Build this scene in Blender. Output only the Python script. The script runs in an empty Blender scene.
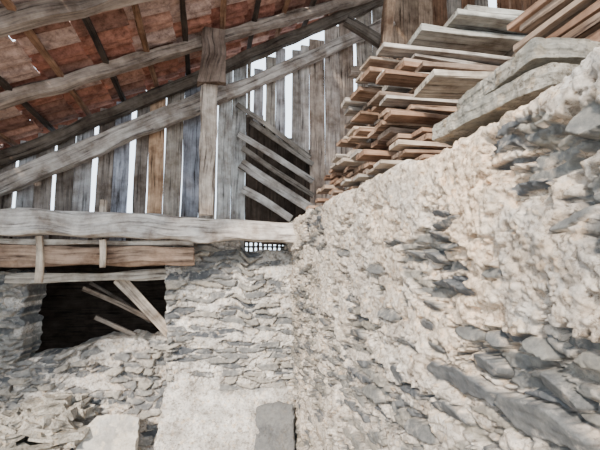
import bpy, math, random
import numpy as np
from mathutils import Vector, Matrix, Euler, noise as mn
H=1.75   # eye height: scene coordinates below are given relative to eye level, floor is at -1.75
random.seed(7)
R=random.Random(11)
# ---------------------------------------------------------------- numpy noise
def hsh(ix,iy,seed):
    a=(ix.astype(np.int64)*374761393+iy.astype(np.int64)*668265263+seed*144269504)&0xffffffff
    a=((a^(a>>13))*1274126177)&0xffffffff
    a=((a^(a>>16))*2246822519)&0xffffffff
    a=a^(a>>15)
    return a/4294967296.0
def vn(x,y,seed=0):
    ix=np.floor(x); iy=np.floor(y); fx=x-ix; fy=y-iy
    ix=ix.astype(np.int64); iy=iy.astype(np.int64)
    sx=fx*fx*fx*(fx*(fx*6-15)+10); sy=fy*fy*fy*(fy*(fy*6-15)+10)
    a=hsh(ix,iy,seed); b=hsh(ix+1,iy,seed); c=hsh(ix,iy+1,seed); d=hsh(ix+1,iy+1,seed)
    return ((a+(b-a)*sx)*(1-sy)+(c+(d-c)*sx)*sy)*2-1
def fbm(x,y,seed=0,o=4,g=.5):
    r=0; A=1
    for k in range(o):
        r=r+A*vn(x,y,seed+k*17); x,y=(x*1.6+y*1.2)*1.01+11.3,(y*1.6-x*1.2)*1.01+5.7; A*=g
    return r
def vor(x,y,seed=0,jit=.9):
    ix=np.floor(x).astype(np.int64); iy=np.floor(y).astype(np.int64)
    f1=np.full(x.shape,9.); f2=np.full(x.shape,9.); idh=np.zeros(x.shape)
    for dx in (-1,0,1):
        for dy in (-1,0,1):
            cx=ix+dx; cy=iy+dy
            px=cx+.5+jit*(hsh(cx,cy,seed)-.5); py=cy+.5+jit*(hsh(cx,cy,seed+3)-.5)
            d=np.hypot(px-x,py-y); hid=hsh(cx,cy,seed+9)
            n=d<f1
            f2=np.where(n,f1,np.minimum(f2,d)); idh=np.where(n,hid,idh); f1=np.where(n,d,f1)
    return f1,f2,idh
def ss(a,b,x):
    t=np.clip((x-a)/(b-a),0,1); return t*t*(3-2*t)
# ---------------------------------------------------------------- materials
def newmat(name):
    m=bpy.data.materials.new(name); m.use_nodes=True
    nt=m.node_tree; b=nt.nodes['Principled BSDF']; b.inputs['Roughness'].default_value=.9
    try: b.inputs['Specular IOR Level'].default_value=.2
    except: pass
    return m,nt,b
def ramp(nt,pts):
    r=nt.nodes.new('ShaderNodeValToRGB'); e=r.color_ramp.elements
    e[0].position=pts[0][0]; e[0].color=(*pts[0][1],1); e[1].position=pts[-1][0]; e[1].color=(*pts[-1][1],1)
    for p,c in pts[1:-1]:
        k=e.new(p); k.color=(*c,1)
    return r
def nz(nt,vec,scale,detail=6,rough=.6):
    n=nt.nodes.new('ShaderNodeTexNoise'); n.inputs['Scale'].default_value=scale
    n.inputs['Detail'].default_value=detail; n.inputs['Roughness'].default_value=rough
    if vec: nt.links.new(vec,n.inputs['Vector'])
    return n
def mix(nt,mode,f,a,b):
    m=nt.nodes.new('ShaderNodeMix'); m.data_type='RGBA'; m.blend_type=mode
    for s,v in ((0,f),(6,a),(7,b)):
        if hasattr(v,'is_linked') or hasattr(v,'links'): nt.links.new(v,m.inputs[s])
        elif s==0: m.inputs[0].default_value=v
        else: m.inputs[s].default_value=(*v,1)
    return m.outputs[2]
def masonry_mat(name,pl,pl2,warm,st,bump=.5,grit=1.):
    m,nt,b=newmat(name); tc=nt.nodes.new('ShaderNodeTexCoord'); O=tc.outputs['Object']
    at=nt.nodes.new('ShaderNodeAttribute'); at.attribute_name='mask'
    sep=nt.nodes.new('ShaderNodeSeparateColor'); nt.links.new(at.outputs['Color'],sep.inputs[0])
    n1=nz(nt,O,6,10,.72); r1=ramp(nt,[(.36,pl),(.62,pl2)]); nt.links.new(n1.outputs[0],r1.inputs[0])
    n2=nz(nt,O,2.2,8,.65); rw=ramp(nt,[(.4,(0,0,0)),(.62,(1,1,1))]); nt.links.new(n2.outputs[0],rw.inputs[0])
    wm=nt.nodes.new('ShaderNodeMath'); wm.operation='MULTIPLY'; nt.links.new(rw.outputs[0],wm.inputs[0]); nt.links.new(sep.outputs[2],wm.inputs[1])
    c=mix(nt,'MIX',wm.outputs[0],r1.outputs[0],warm)
    vo=nt.nodes.new('ShaderNodeTexVoronoi'); vo.inputs['Scale'].default_value=42; nt.links.new(O,vo.inputs['Vector'])
    sv=nt.nodes.new('ShaderNodeSeparateColor'); nt.links.new(vo.outputs['Color'],sv.inputs[0])
    rv=ramp(nt,[(.0,(.5,.45,.40)),(.2,(.92,.90,.88)),(.8,(1.08,1.05,1.02)),(1,(1.15,.95,.74))]); nt.links.new(sv.outputs[0],rv.inputs[0])
    c=mix(nt,'MULTIPLY',.7*grit,c,rv.outputs[0])
    n3=nz(nt,O,55,8,.8); r3=ramp(nt,[(.36,(.30,.26,.22)),(.48,(.92,.92,.92)),(.65,(1.22,1.22,1.22))]); nt.links.new(n3.outputs[0],r3.inputs[0])
    c=mix(nt,'MULTIPLY',grit,c,r3.outputs[0])
    r2=ramp(nt,st); nt.links.new(sep.outputs[1],r2.inputs[0])
    n4=nz(nt,O,22,8,.75); r4=ramp(nt,[(.35,(.65,.65,.65)),(.65,(1.4,1.35,1.25))]); nt.links.new(n4.outputs[0],r4.inputs[0])
    s=mix(nt,'MULTIPLY',1.,r2.outputs[0],r4.outputs[0])
    n6=nz(nt,O,11,8,.7); r6=ramp(nt,[(.54,(1,1,1)),(.66,(.35,.35,.35))]); nt.links.new(n6.outputs[0],r6.inputs[0])
    sm=nt.nodes.new('ShaderNodeMath'); sm.operation='MULTIPLY'; nt.links.new(sep.outputs[0],sm.inputs[0]); nt.links.new(r6.outputs[0],sm.inputs[1])
    c=mix(nt,'MIX',sm.outputs[0],c,s)
    nt.links.new(c,b.inputs['Base Color'])
    bp=nt.nodes.new('ShaderNodeBump'); bp.inputs['Strength'].default_value=bump; bp.inputs['Distance'].default_value=.022
    n5=nz(nt,O,38,10,.8); nt.links.new(n5.outputs[0],bp.inputs['Height']); nt.links.new(bp.outputs[0],b.inputs['Normal'])
    return m
def wood_mat(name,contrast=1.):
    m,nt,b=newmat(name)
    g=nt.nodes.new('ShaderNodeAttribute'); g.attribute_name='gco'
    t=nt.nodes.new('ShaderNodeAttribute'); t.attribute_name='tint'
    mp=nt.nodes.new('ShaderNodeMapping'); mp.inputs['Scale'].default_value=(1.6,28,28); nt.links.new(g.outputs['Vector'],mp.inputs[0])
    n=nz(nt,mp.outputs[0],1.6,8,.7); r=ramp(nt,[(.34,(.13,.105,.09)),(.45,(.85,.84,.83)),(.7,(1.5,1.47,1.42))]); nt.links.new(n.outputs[0],r.inputs[0])
    c=mix(nt,'MULTIPLY',contrast,t.outputs['Color'],r.outputs[0])
    n2=nz(nt,g.outputs['Vector'],5,6,.65); r2=ramp(nt,[(.35,(.48,.42,.38)),(.62,(1.22,1.22,1.22))]); nt.links.new(n2.outputs[0],r2.inputs[0])
    c=mix(nt,'MULTIPLY',1.,c,r2.outputs[0])
    nt.links.new(c,b.inputs['Base Color'])
    bp=nt.nodes.new('ShaderNodeBump'); bp.inputs['Strength'].default_value=.9; bp.inputs['Distance'].default_value=.010
    nt.links.new(n.outputs[0],bp.inputs['Height']); nt.links.new(bp.outputs[0],b.inputs['Normal'])
    return m
WOOD=wood_mat('weathered_wood')
m_wallR=masonry_mat('lime_plaster_rubble',(.31,.265,.22),(.60,.54,.47),(.78,.59,.42),[(0,(.095,.098,.105)),(.5,(.18,.172,.158)),(1,(.30,.26,.21))],.75)
m_wallB=masonry_mat('slate_rubble_masonry',(.30,.275,.245),(.74,.705,.655),(.40,.325,.26),[(0,(.08,.085,.095)),(.5,(.18,.178,.175)),(1,(.36,.32,.27))],.8)
m_slab=masonry_mat('stone_slab_mat',(.36,.32,.265),(.54,.485,.41),(.45,.41,.36),[(0,(.2,.2,.2)),(1,(.3,.3,.3))],.3,.5)
m_slabg=masonry_mat('grey_slab_mat',(.08,.08,.08),(.14,.135,.127),(.12,.115,.11),[(0,(.1,.1,.1)),(1,(.14,.14,.14))],.3,.6)
def tile_mat():
    m,nt,b=newmat('clay_tile'); t=nt.nodes.new('ShaderNodeAttribute'); t.attribute_name='tint'
    tc=nt.nodes.new('ShaderNodeTexCoord'); n=nz(nt,tc.outputs['Object'],14,8,.75)
    r=ramp(nt,[(.35,(.36,.32,.31)),(.62,(1.3,1.3,1.3))]); nt.links.new(n.outputs[0],r.inputs[0])
    nt.links.new(mix(nt,'MULTIPLY',1.,t.outputs['Color'],r.outputs[0]),b.inputs['Base Color']); return m
TILE=tile_mat()
def dirt_mat():
    m,nt,b=newmat('earth_floor'); tc=nt.nodes.new('ShaderNodeTexCoord'); n=nz(nt,tc.outputs['Object'],6,8,.7)
    r=ramp(nt,[(.3,(.2,.16,.12)),(.7,(.4,.34,.27))]); nt.links.new(n.outputs[0],r.inputs[0]); nt.links.new(r.outputs[0],b.inputs['Base Color']); return m
# ---------------------------------------------------------------- mesh builder
class MB:
    def __init__(s): s.v=[]; s.f=[]; s.g=[]; s.t=[]
    def add(s,v,f,g,t):
        o=len(s.v); s.v+=v; s.f+=[tuple(i+o for i in q) for q in f]; s.g+=g; s.t+=[t]*len(v)
    def obj(s,name,mat,smooth=False,parent=None):
        me=bpy.data.meshes.new(name)
        me.from_pydata([(a[0],a[1],a[2]+H) for a in s.v],[],s.f); me.update()
        a=me.attributes.new('gco','FLOAT_VECTOR','POINT'); a.data.foreach_set('vector',np.array(s.g,dtype=np.float32).ravel())
        c=me.color_attributes.new('tint','FLOAT_COLOR','POINT'); tt=np.ones((len(s.v),4),dtype=np.float32); tt[:,:3]=np.array(s.t); c.data.foreach_set('color',tt.ravel())
        me.materials.append(mat)
        if smooth: me.polygons.foreach_set('use_smooth',[True]*len(me.polygons))
        ob=bpy.data.objects.new(name,me); bpy.context.scene.collection.objects.link(ob)
        if parent: ob.parent=parent
        return ob
def timber(mb,p0,p1,w,h,tint,up=(0,0,1),rough=.004,bow=.01,taper=1.,var=.12,seg=.08):
    p0=Vector(p0); p1=Vector(p1); d=p1-p0; L=d.length; d.normalize()
    up=Vector(up)
    if abs(d.dot(up))>.95: up=Vector((0,1,0))
    sd=d.cross(up).normalized(); u2=sd.cross(d).normalized()
    n=max(3,int(L/seg)+1); c=min(w,h)*.12
    cs=[(-w/2+c,-h/2),(w/2-c,-h/2),(w/2,-h/2+c),(w/2,h/2-c),(w/2-c,h/2),(-w/2+c,h/2),(-w/2,h/2-c),(-w/2,-h/2+c)]
    sdx=R.uniform(0,500); b1=R.uniform(-bow,bow); b2=R.uniform(-bow,bow)
    off=(R.uniform(0,50),R.uniform(0,50),R.uniform(0,50)); V=[];G=[];F=[]
    tw=R.uniform(-.03,.03)
    for i in range(n):
        q=i/(n-1); o=p0+d*(L*q)+sd*b1*math.sin(q*math.pi)+u2*b2*math.sin(q*math.pi*1.3)
        k=1+(taper-1)*q
        for j,(a,b) in enumerate(cs):
            e=(j//2)
            ja=mn.noise(Vector((q*L*3.2,e*7.3,sdx)))*rough*2+mn.noise(Vector((q*L*11,e*7.3,sdx)))*rough*.7; jb=mn.noise(Vector((q*L*3.2,e*7.3+90,sdx)))*rough*2
            aa=(a+ja)*k; bb=(b+jb)*k
            aa,bb=aa*math.cos(tw*q)-bb*math.sin(tw*q),aa*math.sin(tw*q)+bb*math.cos(tw*q)
            ll=0
            if i in(0,n-1): ll=mn.noise(Vector((j*3.1,i,sdx)))*rough*2
            P=o+sd*aa+u2*bb+d*ll; V.append(tuple(P)); G.append((q*L+off[0],a+off[1],b+off[2]))
    for i in range(n-1):
        for j in range(8):
            F.append((i*8+j,i*8+(j+1)%8,(i+1)*8+(j+1)%8,(i+1)*8+j))
    F.append(tuple(range(7,-1,-1))); F.append(tuple((n-1)*8+j for j in range(8)))
    k=1+R.uniform(-var,var); mb.add(V,F,G,(tint[0]*k,tint[1]*k,tint[2]*k))
def single(name,*a,**k):
    mb=MB(); timber(mb,*a,**k); return mb.obj(name,WOOD)
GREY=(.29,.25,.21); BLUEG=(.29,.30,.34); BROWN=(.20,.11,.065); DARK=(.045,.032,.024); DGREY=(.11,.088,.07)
# ---------------------------------------------------------------- heightfield -> object
def sheet(name,P,mask,mat,smooth=True):
    n,m=P.shape[:2]; me=bpy.data.meshes.new(name)
    v=P.reshape(-1,3).copy(); v[:,2]+=H
    idx=np.arange(n*m).reshape(n,m)
    f=np.stack([idx[:-1,:-1],idx[1:,:-1],idx[1:,1:],idx[:-1,1:]],-1).reshape(-1,4)
    me.vertices.add(len(v)); me.vertices.foreach_set('co',v.astype(np.float32).ravel())
    me.loops.add(f.size); me.loops.foreach_set('vertex_index',f.astype(np.int32).ravel())
    me.polygons.add(len(f)); me.polygons.foreach_set('loop_start',np.arange(0,f.size,4,dtype=np.int32)); me.polygons.foreach_set('loop_total',np.full(len(f),4,dtype=np.int32))
    me.update(calc_edges=True); me.validate()
    c=me.color_attributes.new('mask','FLOAT_COLOR','POINT'); q=np.ones((n*m,4),dtype=np.float32); q[:,:3]=mask.reshape(-1,3); c.data.foreach_set('color',q.ravel())
    me.materials.append(mat); me.polygons.foreach_set('use_smooth',[smooth]*len(me.polygons))
    ob=bpy.data.objects.new(name,me); bpy.context.scene.collection.objects.link(ob); return ob
# ---- right wall
XR=.816; ZT=.45
s=np.concatenate([np.arange(-.6,.5,.02),np.arange(.5,2,.0045),np.arange(2,4.3,.009)])
r=.05
zf=np.concatenate([np.arange(-1.78,-1.1,.012),np.arange(-1.1,ZT-r,.005)]); na=14
base=[(XR,z,-1,0) for z in zf]
base+=[(XR+r-r*math.cos(a),ZT-r+r*math.sin(a),-math.cos(a),math.sin(a)) for a in np.linspace(0,math.pi/2,na)]
base+=[(x,ZT,0,1) for x in np.arange(XR+r+.006,XR+.52,.009)]
base+=[(XR+.54,z,1,0) for z in np.linspace(ZT-.02,-1.78,30)]
base=np.array(base); dl=np.r_[0,np.hypot(np.diff(base[:,0]),np.diff(base[:,1]))]; T=np.cumsum(dl)-1.78
S,TT=np.meshgrid(s,T,indexing='ij')
wx=S+.02*fbm(S*7,TT*7,51,3); wy=TT+.010*fbm(S*8,TT*8,61,3)
big=.016*fbm(S*1.7,TT*1.7,1,3)
Ln=fbm(S*2.4,TT*3.4,91,6,.6)
reg=-.05+.42*ss(.0,-.8,TT)+.30*ss(1.3,3.0,S)-.30*ss(.05,.4,TT)*ss(2.6,1.2,S)+.40*np.exp(-(((S-1.27)/.28)**2+((TT-.05)/.22)**2))
off=ss(.02,-.02,Ln-reg+.10)     # 1 where the coat has fallen away
rgh=.35+.65*ss(-.3,.4,fbm(S*1.9,TT*2.3,55,4)+.6*ss(1.8,.8,S)*ss(-.3,.2,TT))   # smoother and coarser patches
rough_b=(.006*np.abs(fbm(S*15,TT*17,2,4,.55))+.006*np.abs(fbm(S*42,TT*46,12,3,.6)))*(.5+.5*rgh)
f1,f2,idl=vor(wx*22,wy*27,5); peb=.009*np.sqrt(np.clip(1-f1*1.5,0,1))*ss(.35,.7,idl)*rgh
f1,f2,idl=vor(wx*47,wy*52,6); peb+=.004*np.sqrt(np.clip(1-f1*1.6,0,1))*ss(.3,.6,idl)*rgh
pit=ss(.32,.8,fbm(S*11,TT*15,33,4,.6))*(.4+.6*rgh)
h=big+.005*fbm(S*6,TT*7,23,4,.6)+rough_b+peb+.0015*fbm(S*80,TT*80,3,2)-.024*pit
L2=fbm(S*4.4,TT*6.5,191,5,.6); h=h+.012*ss(-.012,.012,L2)*(1-off)
h=h-off*.020
cwid,chgt=.17,.034
row=np.floor(wy/chgt)
a1,a2,idc=vor(wx/cwid+row*.37,wy/chgt,21,.85); edge=a2-a1
isst=(idc<.68)
sm=ss(.05,.12,edge)*isst*off
crack=(1-ss(.0,.10,np.abs(edge-.04)))*isst*off
plate=(hsh((idc*9999).astype(np.int64),(idc*777).astype(np.int64),4)-.35)*.045
h=h-sm*(rough_b*.9+peb*.9)+sm*(plate+.002*fbm(S*12,TT*60,9,3))-crack*.028
gch=hsh((idc*5311).astype(np.int64),(idc*911).astype(np.int64),6)
gch=np.clip(gch*.8+.1*fbm(S*10,TT*30,14,2),0,1)
stones=[(1.27,.20,.06,.012,.1,.1),(1.24,.165,.08,.014,-.15,.2),(1.30,.125,.07,.014,.2,.1),(1.23,.085,.06,.012,.1,.3),(1.33,.05,.05,.016,.3,.2),
 (1.22,-.06,.12,.016,.12,.1),(1.45,.06,.06,.012,.2,.2),(1.6,-.44,.045,.035,.0,.1),(1.18,-.36,.18,.035,.03,.1),(.88,-.375,.15,.045,.02,.2),(.73,.10,.055,.018,-.2,.4),(.66,.30,.04,.03,.6,.5),
 (1.84,0,.10,.02,.1,.3),(1.7,-.2,.10,.02,.0,.3),(1.12,-.2,.07,.02,.1,.4),(.93,-.52,.16,.03,.03,.2),(1.45,-.6,.12,.03,-.05,.3),(2.1,-.35,.10,.025,0,.2),
 (1.0,.0,.045,.015,-.1,.5),(.85,-.2,.04,.02,.3,.5),(1.9,-.6,.12,.025,0,.4),(2.3,.1,.10,.02,0,.3),(1.30,-.27,.06,.016,.2,.2),(1.36,-.13,.05,.014,.1,.2),
 (1.38,-.20,.05,.02,.1,.1),(1.05,-.28,.05,.025,.1,.1),(1.0,-.20,.04,.02,.2,.3),(1.62,.12,.07,.012,.1,.2),(1.5,-.30,.09,.016,.1,.2),(.80,-.28,.05,.025,.2,.2),(1.24,-.47,.09,.02,0,.1)]
for (cy,cz,A,B,rot,g) in stones:
    dx=wx-cy; dy=wy-cz; c_,s_=math.cos(rot),math.sin(rot); u=(dx*c_+dy*s_)/A; v=(-dx*s_+dy*c_)/B
    rr=(np.abs(u)**2.6+np.abs(v)**2.2)**(1/2.4)+.18*fbm(S*16,TT*22,int(cy*100)+40,3)
    mk=ss(1.01,.95,rr); ring=(1-ss(0,.2,np.abs(rr-1.08)))*(rr<1.6)
    tilt=.012+.014*v*(1 if g<.25 else -1)
    h=h*(1-mk)+mk*(big+tilt+.002*fbm(S*9,TT*60,19,3))-ring*.020
    sm=np.maximum(sm,mk); gch=gch*(1-mk)+mk*g
warm=np.clip(ss(2.6,.9,S)*.95*ss(-.6,.15,TT)+.08,0,1)
topn=.022*fbm(S*2.3,S*0+3,71,3)+.010*fbm(S*9,S*0,72,2)
wz=ss(-.2,ZT-.02,base[None,:,1])
P=np.zeros(S.shape+(3,))
P[...,0]=base[None,:,0]+base[None,:,2]*h+.03*ss(-.3,.45,TT)*(base[None,:,0]<XR+.3)*fbm(S*1.3,S*0,15,2)
P[...,1]=S+.004*fbm(S*20,TT*20,88,2)
P[...,2]=base[None,:,1]+base[None,:,3]*h+topn*wz
wall_r=sheet('wall_right',P,np.stack([sm,gch,warm],-1),m_wallR)
# ---- rubble blocks facing the camera (front at y)
def rubble(name,x0,x1,z0,z1,y,depth,mat,seed,stonep=.6,cw=.17,ch=.055,step=.008,topn=.03,siden=.02,amp=.03,warmv=.6,ztopf=None,bulge=None,smooth_below=None):
    xs=np.arange(x0,x1+step,step); zs=np.arange(z0,z1+step,step)
    X,Z=np.meshgrid(xs,zs,indexing='ij')
    wx=X+.025*fbm(X*6,Z*6,seed,3); wz=Z+.010*fbm(X*5,Z*9,seed+5,3)
    row=np.floor(wz/ch)
    a1,a2,idc=vor(wx/cw+row*.37,wz/ch,seed+1,.85); e=a2-a1
    sb=0 if smooth_below is None else ss(smooth_below+.06,smooth_below-.06,Z+.06*fbm(X*4,Z*4,3,3))
    ex=(idc<stonep+.3*fbm(X*2,Z*2,seed+8,3))*(1-sb)
    sm=ss(.05,.14,e)*ex; ck=(1-ss(0,.12,np.abs(e-.05)))*ex
    hid=hsh((idc*9999).astype(np.int64),(idc*777).astype(np.int64),4)
    pl=.009*fbm(X*9,Z*11,seed+2,4)+.010*np.abs(fbm(X*18,Z*26,seed+3,4))-.022*ss(.35,.8,fbm(X*10,Z*20,seed+33,4,.6))
    h=pl*(1-.8*sm)*(1-.7*sb)+.02*fbm(X*1.7,Z*1.7,seed+7,2)+sm*(hid-.35)*amp*1.8-ck*.040
    edge_t=topn*fbm(xs*3,xs*0+seed,seed+4,3)
    if ztopf: edge_t=edge_t+np.array([ztopf(a) for a in xs])
    if bulge: h=h+bulge(X,Z)
    k=np.clip((Z-z0)/(z1-z0),0,1)**3
    Zp=Z+k*edge_t[:,None]
    sl=siden*fbm(zs*7,zs*0,seed+6,4); kx=np.clip((X-x0)/(x1-x0),0,1)
    Xp=X+(1-kx)**6*sl[None,:]+kx**6*sl[::-1][None,:]
    Y=y-h
    g=np.clip(hid*.85+.1*fbm(X*10,Z*30,14,2),0,1)
    M=np.stack([sm,g,np.full(X.shape,warmv)],-1)
    Pf=np.stack([Xp,Y,Zp],-1)
    nd=max(4,int(depth/.03)); ds=np.linspace(0,1,nd+1)[1:]
    def back(row_,ax,sg):
        out=[]
        for q in ds:
            rr=row_.copy(); rr[...,1]=row_[...,1]*(1-q)+(y+depth)*q
            rr[...,ax]+=sg*(.018*fbm(rr[...,0]*9+rr[...,1]*9,rr[...,2]*14+q*3,seed+22,3))*min(1,q*4)
            out.append(rr)
        return out
    L=back(Pf[0],0,1); Rr=back(Pf[-1],0,1)
    P=np.concatenate([np.array(L[::-1]),Pf,np.array(Rr)],0)
    M=np.concatenate([np.repeat(M[:1],nd,0),M,np.repeat(M[-1:],nd,0)],0)
    tops=back(P[:,-1],2,1); P=np.concatenate([P,np.stack(tops,1)],1); M=np.concatenate([M,np.repeat(M[:,-1:],nd,1)],1)
    return sheet(name,P,M,mat)
def sst(a,b,x): return float(ss(a,b,np.array([x]))[0])
rubble('wall_back_pillar',-.31,.93,-1.78,.17,3.86,.45,m_wallB,101,.56,.21,.052,amp=.035,warmv=.15,siden=.035,
   ztopf=lambda x:.10*sst(.42,.30,x),bulge=lambda X,Z:.05*ss(-.9,-1.2,Z)+.20*ss(-1.12,-1.36,Z+.10*X*(X<.3)+.05*fbm(X*3,Z*2,9,3))*ss(.62,.5,X),smooth_below=-1.08)
rubble('wall_back_left',-3.3,-1.50,-1.78,-.04,4.0,.4,m_wallB,202,.75,.17,.05,step=.011,amp=.05,warmv=.7,siden=.07)
rubble('wall_back_sill',-1.56,-.28,-1.78,-.76,4.0,.4,m_wallB,303,.66,.15,.05,amp=.05,warmv=.6,ztopf=lambda x:.11*max(0,min(1,(x+1.2)/.35)),
   bulge=lambda X,Z:.12*ss(-1.05,-1.4,Z))
mb=MB()
for i in range(32):
    y=-.6+i*.15; timber(mb,(-3.42,y,-1.75),(-3.42,y,.12),.03,.146,GREY,up=(1,0,0),seg=.3)
mb.obj('wall_left_light_block',WOOD)  # unseen boards added to cut ambient light from the open left
# ---------------------------------------------------------------- floor
me=bpy.data.meshes.new('floor'); fx=np.linspace(-4.5,6,70); fy=np.linspace(-4,7.5,70)
vv=[(x,y,float(.015*vn(np.array([x*3.]),np.array([y*3.]),5)[0])-.01) for x in fx for y in fy]
ff=[(i*70+j,(i+1)*70+j,(i+1)*70+j+1,i*70+j+1) for i in range(69) for j in range(69)]
me.from_pydata(vv,[],ff); me.materials.append(dirt_mat()); bpy.context.scene.collection.objects.link(bpy.data.objects.new('floor',me))
# ---------------------------------------------------------------- roof
Y0=1.72
def zr(x): return 2.1+.57*x
sl=math.hypot(1,.57); 
mb=MB(); W=.21; Ls=.34; nx=23
ux=Vector((1/sl,0,.57/sl)); un=Vector((-.57/sl,0,1/sl))
for i in range(24):
    for j in range(23):
        x0=-3.6+i*.3; y0=-.45+j*W+R.uniform(-.006,.006)
        if x0>3.3 or y0<Y0: continue
        tone=R.random(); base_c=[(.28,.12,.08),(.23,.095,.065),(.33,.175,.125),(.18,.09,.065),(.36,.245,.20)][min(4,int(tone*5))]
        lift=R.uniform(0,.012); rot=R.uniform(-.035,.035); dxs=R.uniform(-.018,.018)
        V=[];G=[];F=[]
        K=9
        for e in (0,1):
            for tb in (0,1):
                for k in range(K):
                    q=k/(K-1); prof=.022*math.cos(q*2*math.pi*1.0)+.012*math.cos(q*4*math.pi)
                    yy=y0+(q-.5)*(W+.010)+rot*(e-.5)*.3
                    o=Vector((x0,yy,zr(x0)))+ux*(e*(Ls+.02)+dxs)+un*(prof+.035+lift+(-.022 if e else .016)+tb*.014)
                    V.append(tuple(o)); G.append((yy,e,tb))
        for k in range(K-1):
            F.append((k,k+1,2*K+k+1,2*K+k)); F.append((K+k,3*K+k,3*K+k+1,K+k+1))
            F.append((k,K+k,K+k+1,k+1)); F.append((2*K+k,2*K+k+1,3*K+k+1,3*K+k))
        F.append((0,2*K,3*K,K)); F.append((K-1,2*K-1,4*K-1,3*K-1))
        mb.add(V,F,G,base_c)
roof=mb.obj('roof_tiles',TILE)
mb=MB()
for i in range(24):
    x=-3.5+i*.3
    timber(mb,(x,Y0-.1,zr(x)-.008),(x,4.25,zr(x)-.008),.045,.028,DARK if i%2 else BROWN,rough=.004,bow=.012)
mb.obj('roof_battens',WOOD)
def raf(name,y0,k,dz,w,h,t,xa=-3.4,xb=3.3):
    return single(name,(xa,y0+k*xa,zr(xa)-dz),(xb,y0+k*xb,zr(xb)-dz),w,h,t,rough=.012,bow=.03)
RG=(.25,.20,.165)
raf('roof_rafter',3.51,.19,.07,.10,.085,RG)
raf('roof_rafter',2.65,.147,.075,.11,.095,RG)
raf('roof_rafter',1.85,.03,.075,.1,.09,RG)
raf('roof_rafter',3.96,0,.10,.07,.11,DGREY)
mb=MB()
timber(mb,(-3.3,3.80,1.645-.55*3.3),(.15,3.82,1.645+.0825),.10,.155,(.39,.35,.315),rough=.014,bow=.01)
timber(mb,(.02,3.90,1.66+.01),(2.0,3.90,1.70+1.1),.09,.12,(.42,.37,.33),rough=.012)
mb.obj('principal_rafter',WOOD)
mb=MB()
for j in range(13):
    y=Y0+j*.2
    timber(mb,(3.3,y,zr(3.3)),(6.0,y,zr(3.3)-1.5),.195,.03,(.3,.14,.09))
mb.obj('roof_far_slope',WOOD)
single('ridge_beam',(3.25,Y0,zr(3.3)-.2),(3.25,4.2,zr(3.3)-.2),.12,.18,GREY)
# ---------------------------------------------------------------- post, tie beams
mb=MB()
timber(mb,(0.0,3.52,.47),(0.0,3.52,2.02),.135,.12,(.42,.35,.29),rough=.012,bow=.008,up=(0,1,0))
timber(mb,(.03,3.39,1.60),(.035,3.39,2.08),.19,.11,(.16,.115,.09),rough=.022,bow=.005,up=(0,1,0))
mb.obj('timber_post',WOOD)
tb=single('tie_beam',(-3.3,3.58,.372),(1.0,3.60,.352),.20,.20,(.41,.38,.35),rough=.018,bow=.012)
single('lower_beam',(-3.3,3.76,.11),(-.10,3.76,.125),.18,.165,(.29,.20,.145),rough=.018,bow=.01)
single('ledger_board',(-3.3,3.70,.232),(-.1,3.70,.232),.07,.04,(.40,.37,.33),rough=.006,bow=.003)
single('lintel_timber',(-1.62,3.95,-.075),(-.20,3.95,-.035),.16,.08,(.34,.305,.26),rough=.012)
mb=MB()
timber(mb,(-1.30,3.62,.27),(-1.28,3.62,-.10),.05,.04,(.46,.38,.30),up=(0,1,0))
timber(mb,(-.83,3.62,.25),(-.82,3.62,0.02),.04,.035,(.46,.38,.30),up=(0,1,0))
timber(mb,(-.83,3.58,.44),(-.83,3.58,.58),.05,.035,(.43,.36,.29),up=(0,1,0))
mb.obj('nailed_battens',WOOD,parent=tb)
single('slit_block_board',(-3.3,4.08,.28),(.40,4.08,.28),.03,.20,DGREY)  # dark board added to close a bright slit under the tie beam
# ---------------------------------------------------------------- gable planks
def fillb(mb,xa,xb,zb,zt,col,y=4.03,wd=.15,gap=.003,var=.25):
    n=max(1,round((xb-xa)/wd)); w=(xb-xa)/n
    for i in range(n):
        x=xa+w*(i+.5); c=col[R.randrange(len(col))]
        zt_=zt(x) if callable(zt) else zt; zb_=zb(x) if callable(zb) else zb
        timber(mb,(x,y+R.uniform(-.008,.008),zb_+R.uniform(-.02,.01)),(x+R.uniform(-.006,.006),y+R.uniform(-.008,.008),zt_),.024,w-gap,c,up=(1,0,0),rough=.0035,bow=.003,var=var)
mb=MB(); roofz=lambda x:zr(x)-.03
G3=[GREY,BLUEG,(.36,.345,.34),(.22,.185,.16)]
edges=[(-3.4,-1.985),(-1.970,-1.685),(-1.660,-1.370),(-1.348,-1.050),(-1.010,-.728),(-.680,-.56),(-.405,.09)]
for a,b in edges: fillb(mb,a,b,.25,roofz,G3)
fillb(mb,-.555,-.41,.25,roofz,[(.38,.245,.155)])
jag=[.16,.04,.15,.06,.20,.05,.13,.07,.17]
hiA=lambda x:zr(x)-.07-jag[int(abs(x)*9.7)%9]
fillb(mb,.10,.385,.25,hiA,[(.44,.43,.41),(.37,.36,.35)])
dl_=lambda x:1.66-.65*(x-.31)
fillb(mb,.39,.428,dl_,hiA,[GREY],wd=.1)
fillb(mb,.456,.552,dl_,hiA,[(.36,.34,.34)],wd=.12)
fillb(mb,.590,.800,dl_,hiA,[(.36,.34,.34),GREY],wd=.11)
fillb(mb,.866,1.06,dl_,hiA,[(.40,.35,.31)],wd=.11)
fillb(mb,1.066,1.58,.25,hiA,[(.46,.36,.29),(.37,.305,.26)],wd=.17)
fillb(mb,1.62,3.4,.25,roofz,[(.26,.185,.13),BROWN,GREY],wd=.19)
fillb(mb,.40,1.1,.27,lambda x:dl_(x)+.1,[DARK],y=4.12,wd=.18,gap=-.01)  # near-black layer put in as the darkness behind the slanted boards
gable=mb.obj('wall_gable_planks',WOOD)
mb=MB()
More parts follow.
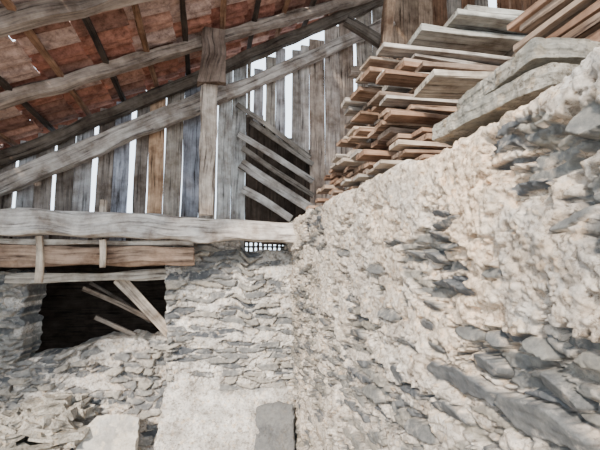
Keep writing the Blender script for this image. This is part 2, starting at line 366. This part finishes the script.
for a,b,w in [((.28,1.67),(1.05,1.17),.05),((.30,1.36),(1.08,.92),.06),((.33,1.06),(1.10,.60),.10),((.35,.80),(.85,.52),.08),((.34,1.22),(1.08,.76),.05),((.42,1.5),(1.08,1.09),.05)]:
    timber(mb,(a[0],3.94,a[1]),(b[0],3.94,b[1]),.02,w,(.38,.35,.32) if w>.055 else (.20,.175,.15),rough=.003)
mb.obj('slanted_boards',WOOD)
mb=MB()
for i in range(12):
    x=.40+i*.05; timber(mb,(x,4.2,.14),(x,4.2,.36),.012,.022,DGREY,up=(1,0,0))
for z in (.19,.24,.29): timber(mb,(.38,4.21,z),(1.0,4.21,z),.01,.014,DGREY)
mb.obj('vent_slats',WOOD)
# ---------------------------------------------------------------- added near-black box, keeps sky out of the opening
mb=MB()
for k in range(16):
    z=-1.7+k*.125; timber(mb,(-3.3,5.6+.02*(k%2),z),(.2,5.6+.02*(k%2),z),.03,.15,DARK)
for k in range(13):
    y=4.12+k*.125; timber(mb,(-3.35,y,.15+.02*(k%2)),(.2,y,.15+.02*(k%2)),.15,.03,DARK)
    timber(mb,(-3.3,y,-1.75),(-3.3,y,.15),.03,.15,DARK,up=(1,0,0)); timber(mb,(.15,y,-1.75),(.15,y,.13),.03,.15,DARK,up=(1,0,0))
mb.obj('wall_sky_block_boards',WOOD)
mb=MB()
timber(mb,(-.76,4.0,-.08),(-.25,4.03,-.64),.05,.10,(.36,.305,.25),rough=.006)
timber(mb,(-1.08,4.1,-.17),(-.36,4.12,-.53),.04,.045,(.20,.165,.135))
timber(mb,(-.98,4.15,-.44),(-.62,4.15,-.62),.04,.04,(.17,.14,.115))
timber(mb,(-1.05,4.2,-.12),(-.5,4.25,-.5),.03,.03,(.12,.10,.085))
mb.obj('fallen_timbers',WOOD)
# ---------------------------------------------------------------- plank stack on the right wall
mb=MB(); z=.50; k=0
SC=[(.29,.195,.135),(.24,.155,.105),(.33,.255,.195),(.20,.145,.11),(.30,.265,.23),(.19,.115,.075),(.36,.30,.245)]
while z<1.24:
    q=(z-.48)/.75
    yf=3.2-1.1*q; yn=1.60+.28*q
    th=R.choice([.018,.022,.028]); y=yn+R.uniform(-.05,.05)
    while y<yf:
        w=R.uniform(.07,.15); ang=R.uniform(-.10,.05)
        if R.random()<.85:
            xs_=.87+.05*q+R.uniform(-.08,.16)+.12*max(0,q-.6)*2.5*max(0,(2.3-y)); L=R.uniform(1.1,1.5)
            c=R.choice(SC)
            timber(mb,(xs_,y+w/2,z+th/2+R.uniform(-.003,.003)),(xs_+L*math.cos(ang),y+w/2+L*math.sin(ang),z+th/2+R.uniform(-.010,.010)),w,th,c,rough=.002,bow=.006)
        y+=w+R.uniform(.0,.05)
    z+=th+R.uniform(.010,.022); k+=1
timber(mb,(.95,1.56,.84),(1.45,1.50,.85),.22,.03,(.42,.375,.31))
mb.obj('plank_stack',WOOD)
mb=MB()
for (xa,ya,za,xb,yb,zb,w) in [(1.22,2.12,1.42,2.5,2.0,1.40,.28),(1.30,2.36,1.48,2.6,2.30,1.47,.28),(1.40,2.02,1.49,2.5,1.92,1.47,.26),(1.2,2.6,1.42,2.6,2.5,1.42,.3),(1.5,2.08,1.555,2.5,2.0,1.55,.3)]:
    timber(mb,(xa,ya,za),(xb,yb,zb),w,.035,(.26,.25,.22),rough=.004)
mb.obj('loft_board_stack',WOOD)
mb=MB()
timber(mb,(1.92,.6,1.33),(1.92,4.0,1.33),.12,.12,DGREY,rough=.008)
timber(mb,(1.92,3.3,.45),(1.92,3.3,1.28),.1,.1,DGREY,up=(0,1,0)); timber(mb,(1.92,.8,.45),(1.92,.8,1.28),.1,.1,DGREY,up=(0,1,0))
mb.obj('loft_beam',WOOD)
mb=MB()
for i in range(7):
    for j in range(3):
        x=1.21+j*.17+R.uniform(-.04,.03)
        timber(mb,(x,-.4,.68+i*.040),(x+R.uniform(-.03,.03),1.18+R.uniform(-.08,.10),.68+i*.040),.155,.026,R.choice([(.22,.13,.085),(.17,.10,.065),(.26,.185,.135)]),rough=.003)
for y in (.9,.1):
    timber(mb,(1.14,y,.56),(1.68,y,.56),.12,.20,DGREY,rough=.008)
mb.obj('plank_stack',WOOD)
mb=MB()
timber(mb,(1.76,3.45,2.75),(1.45,3.45,.46),.10,.10,(.32,.21,.14),up=(0,1,0),rough=.008)
timber(mb,(1.3,3.5,2.45),(2.2,3.5,2.0),.08,.10,DGREY,rough=.008)
timber(mb,(1.35,3.55,1.95),(2.6,3.55,1.92),.08,.10,(.36,.28,.22),rough=.008)
mb.obj('loft_brace',WOOD)
mb=MB()
for i in range(12):
    x=1.36+i*.2; timber(mb,(x,-.6,.42),(x,3.98,.42),.195,.03,GREY)
mb.obj('loft_floor',WOOD)
mb=MB()
for i in range(24):
    y=-.5+i*.2; timber(mb,(3.7,y,-1.75),(3.7,y,3.7),.03,.197,BROWN,up=(1,0,0))
mb.obj('wall_loft_light_block',WOOD)  # plank wall added to keep out light from the right
# ---------------------------------------------------------------- stones: irregular polygonal slabs
def slab(name,c,pts,th,rot,seed,mat,rough=.012,layk=.45):
    pts=np.array(pts,float); ctr=pts.mean(0); q=pts-ctr
    nA=260; ang=np.linspace(-math.pi,math.pi,nA)
    rad=np.zeros(nA)
    for i,a in enumerate(ang):
        d=np.array([math.cos(a),math.sin(a)]); best=.01
        for k in range(len(q)):
            p,e=q[k],q[(k+1)%len(q)]-q[k]; den=d[0]*e[1]-d[1]*e[0]
            if abs(den)<1e-9: continue
            t=(p[0]*e[1]-p[1]*e[0])/den; u=(p[0]*d[1]-p[1]*d[0])/den
            if t>0 and -1e-6<=u<=1+1e-6: best=max(best,t)
        rad[i]=best
    rho=[];zz=[]
    nr=28
    for k in range(nr): rho.append(k/(nr-1)*.985); zz.append(th/2)
    for k in range(12): rho.append(.997+.003*math.sin(k/11*math.pi)); zz.append(th/2-(k+.1)/11.2*th)
    for k in range(nr): rho.append(.985*(1-k/(nr-1))); zz.append(-th/2)
    rho=np.array(rho); zz=np.array(zz)
    x=np.cos(ang)[:,None]*rad[:,None]*rho[None]; y=np.sin(ang)[:,None]*rad[:,None]*rho[None]; z=np.repeat(zz[None],nA,0)
    n1=fbm(x*9+z*6,y*9,seed,5,.6); n2=fbm(x*9,y*9+z*6,seed+5,5,.6); n3=fbm(x*7+z*2,y*7,seed+9,5,.6)
    side=ss(.85,1,np.repeat(rho[None],nA,0))
    x=x+n1*rough*side; y=y+n2*rough*side; z=z+n3*rough*.4
    lay=layk*rough*np.sign(np.sin(z*190+n1*1)); x=x+np.cos(ang)[:,None]*lay*side; y=y+np.sin(ang)[:,None]*lay*side
    x[-1]=x[0]; y[-1]=y[0]; z[-1]=z[0]
    A=np.array(Euler(rot).to_matrix())
    Q=np.stack([x,y,z],-1)@A.T+np.array(c)
    mk=np.stack([ss(.1,.3,n3)*.6,np.clip(.5+n2,0,1),np.full(x.shape,.2)],-1)
    return sheet(name,Q,mk,mat,smooth=False)
m_block=masonry_mat('weathered_stone_block',(.17,.155,.13),(.33,.30,.25),(.34,.28,.21),[(0,(.11,.11,.10)),(1,(.22,.20,.16))],.5)
slab('stone_block',(1.03,1.12,.515),[(-.20,-.25),(.2,-.3),(.2,.25),(-.05,.32),(-.19,.26)],.060,(.02,0,.05),3,m_block,rough=.008,layk=.2)
slab('stone_block',(1.06,1.10,.590),[(-.22,-.22),(.2,-.28),(.2,.30),(-.10,.30),(-.20,.20)],.058,(.02,.01,-.08),8,m_block,rough=.008,layk=.2)
slab('leaning_stone_slab',(-.71,3.62,-1.40),[(-.28,-.36),(.20,-.36),(.20,.20),(.10,.25),(-.12,.24),(-.22,.14)],.07,(math.radians(62),0,0),12,m_slab,rough=.007)
slab('leaning_stone_slab',(.64,3.60,-1.42),[(-.20,-.32),(.13,-.32),(.13,.27),(.0,.30),(-.19,.26)],.06,(math.radians(70),0,-.15),18,m_slabg,rough=.01)
mb=MB()
for i in range(330):
    x=R.uniform(-2.5,-.97); y=R.uniform(3.15,3.95); top=-1.74+.62*ss(3.05,3.85,np.array([y]))[0]*(.85+.2*math.sin(x*4))
    z=R.uniform(max(-1.72,top-.09),top); a=R.uniform(-.6,.6); L=R.uniform(.04,.13); t=R.uniform(-.05,.05)
    timber(mb,(x-L*math.cos(a),y-L*math.sin(a),z-t),(x+L*math.cos(a),y+L*math.sin(a),z+t),R.uniform(.06,.15),R.uniform(.025,.07),(1,1,1),rough=.022,bow=.01,seg=.03)
m_rub=masonry_mat('loose_rubble',(.20,.185,.16),(.48,.44,.38),(.42,.36,.30),[(0,(.16,.16,.14)),(1,(.30,.27,.22))],.9)
mb.obj('rubble_heap',m_rub)
# ---------------------------------------------------------------- light
w=bpy.data.worlds.new('sky'); bpy.context.scene.world=w; w.use_nodes=True
bg=w.node_tree.nodes['Background']; bg.inputs[0].default_value=(.74,.87,1,1); bg.inputs[1].default_value=4.3
L=bpy.data.lights.new('sun','SUN'); L.energy=11; L.angle=math.radians(4); L.color=(1,.92,.82)
lo=bpy.data.objects.new('sun',L); bpy.context.scene.collection.objects.link(lo)
lo.rotation_euler=Vector((.43,.72,-.46)).to_track_quat('-Z','Y').to_euler()
# ---------------------------------------------------------------- camera
cd=bpy.data.cameras.new('camera'); cd.lens=24; cd.sensor_width=36; cd.clip_start=.02
co=bpy.data.objects.new('camera',cd); bpy.context.scene.collection.objects.link(co)
co.location=(0,0,H); co.rotation_euler=(math.radians(90+6.4),0,math.radians(-13.4))
bpy.context.scene.camera=co
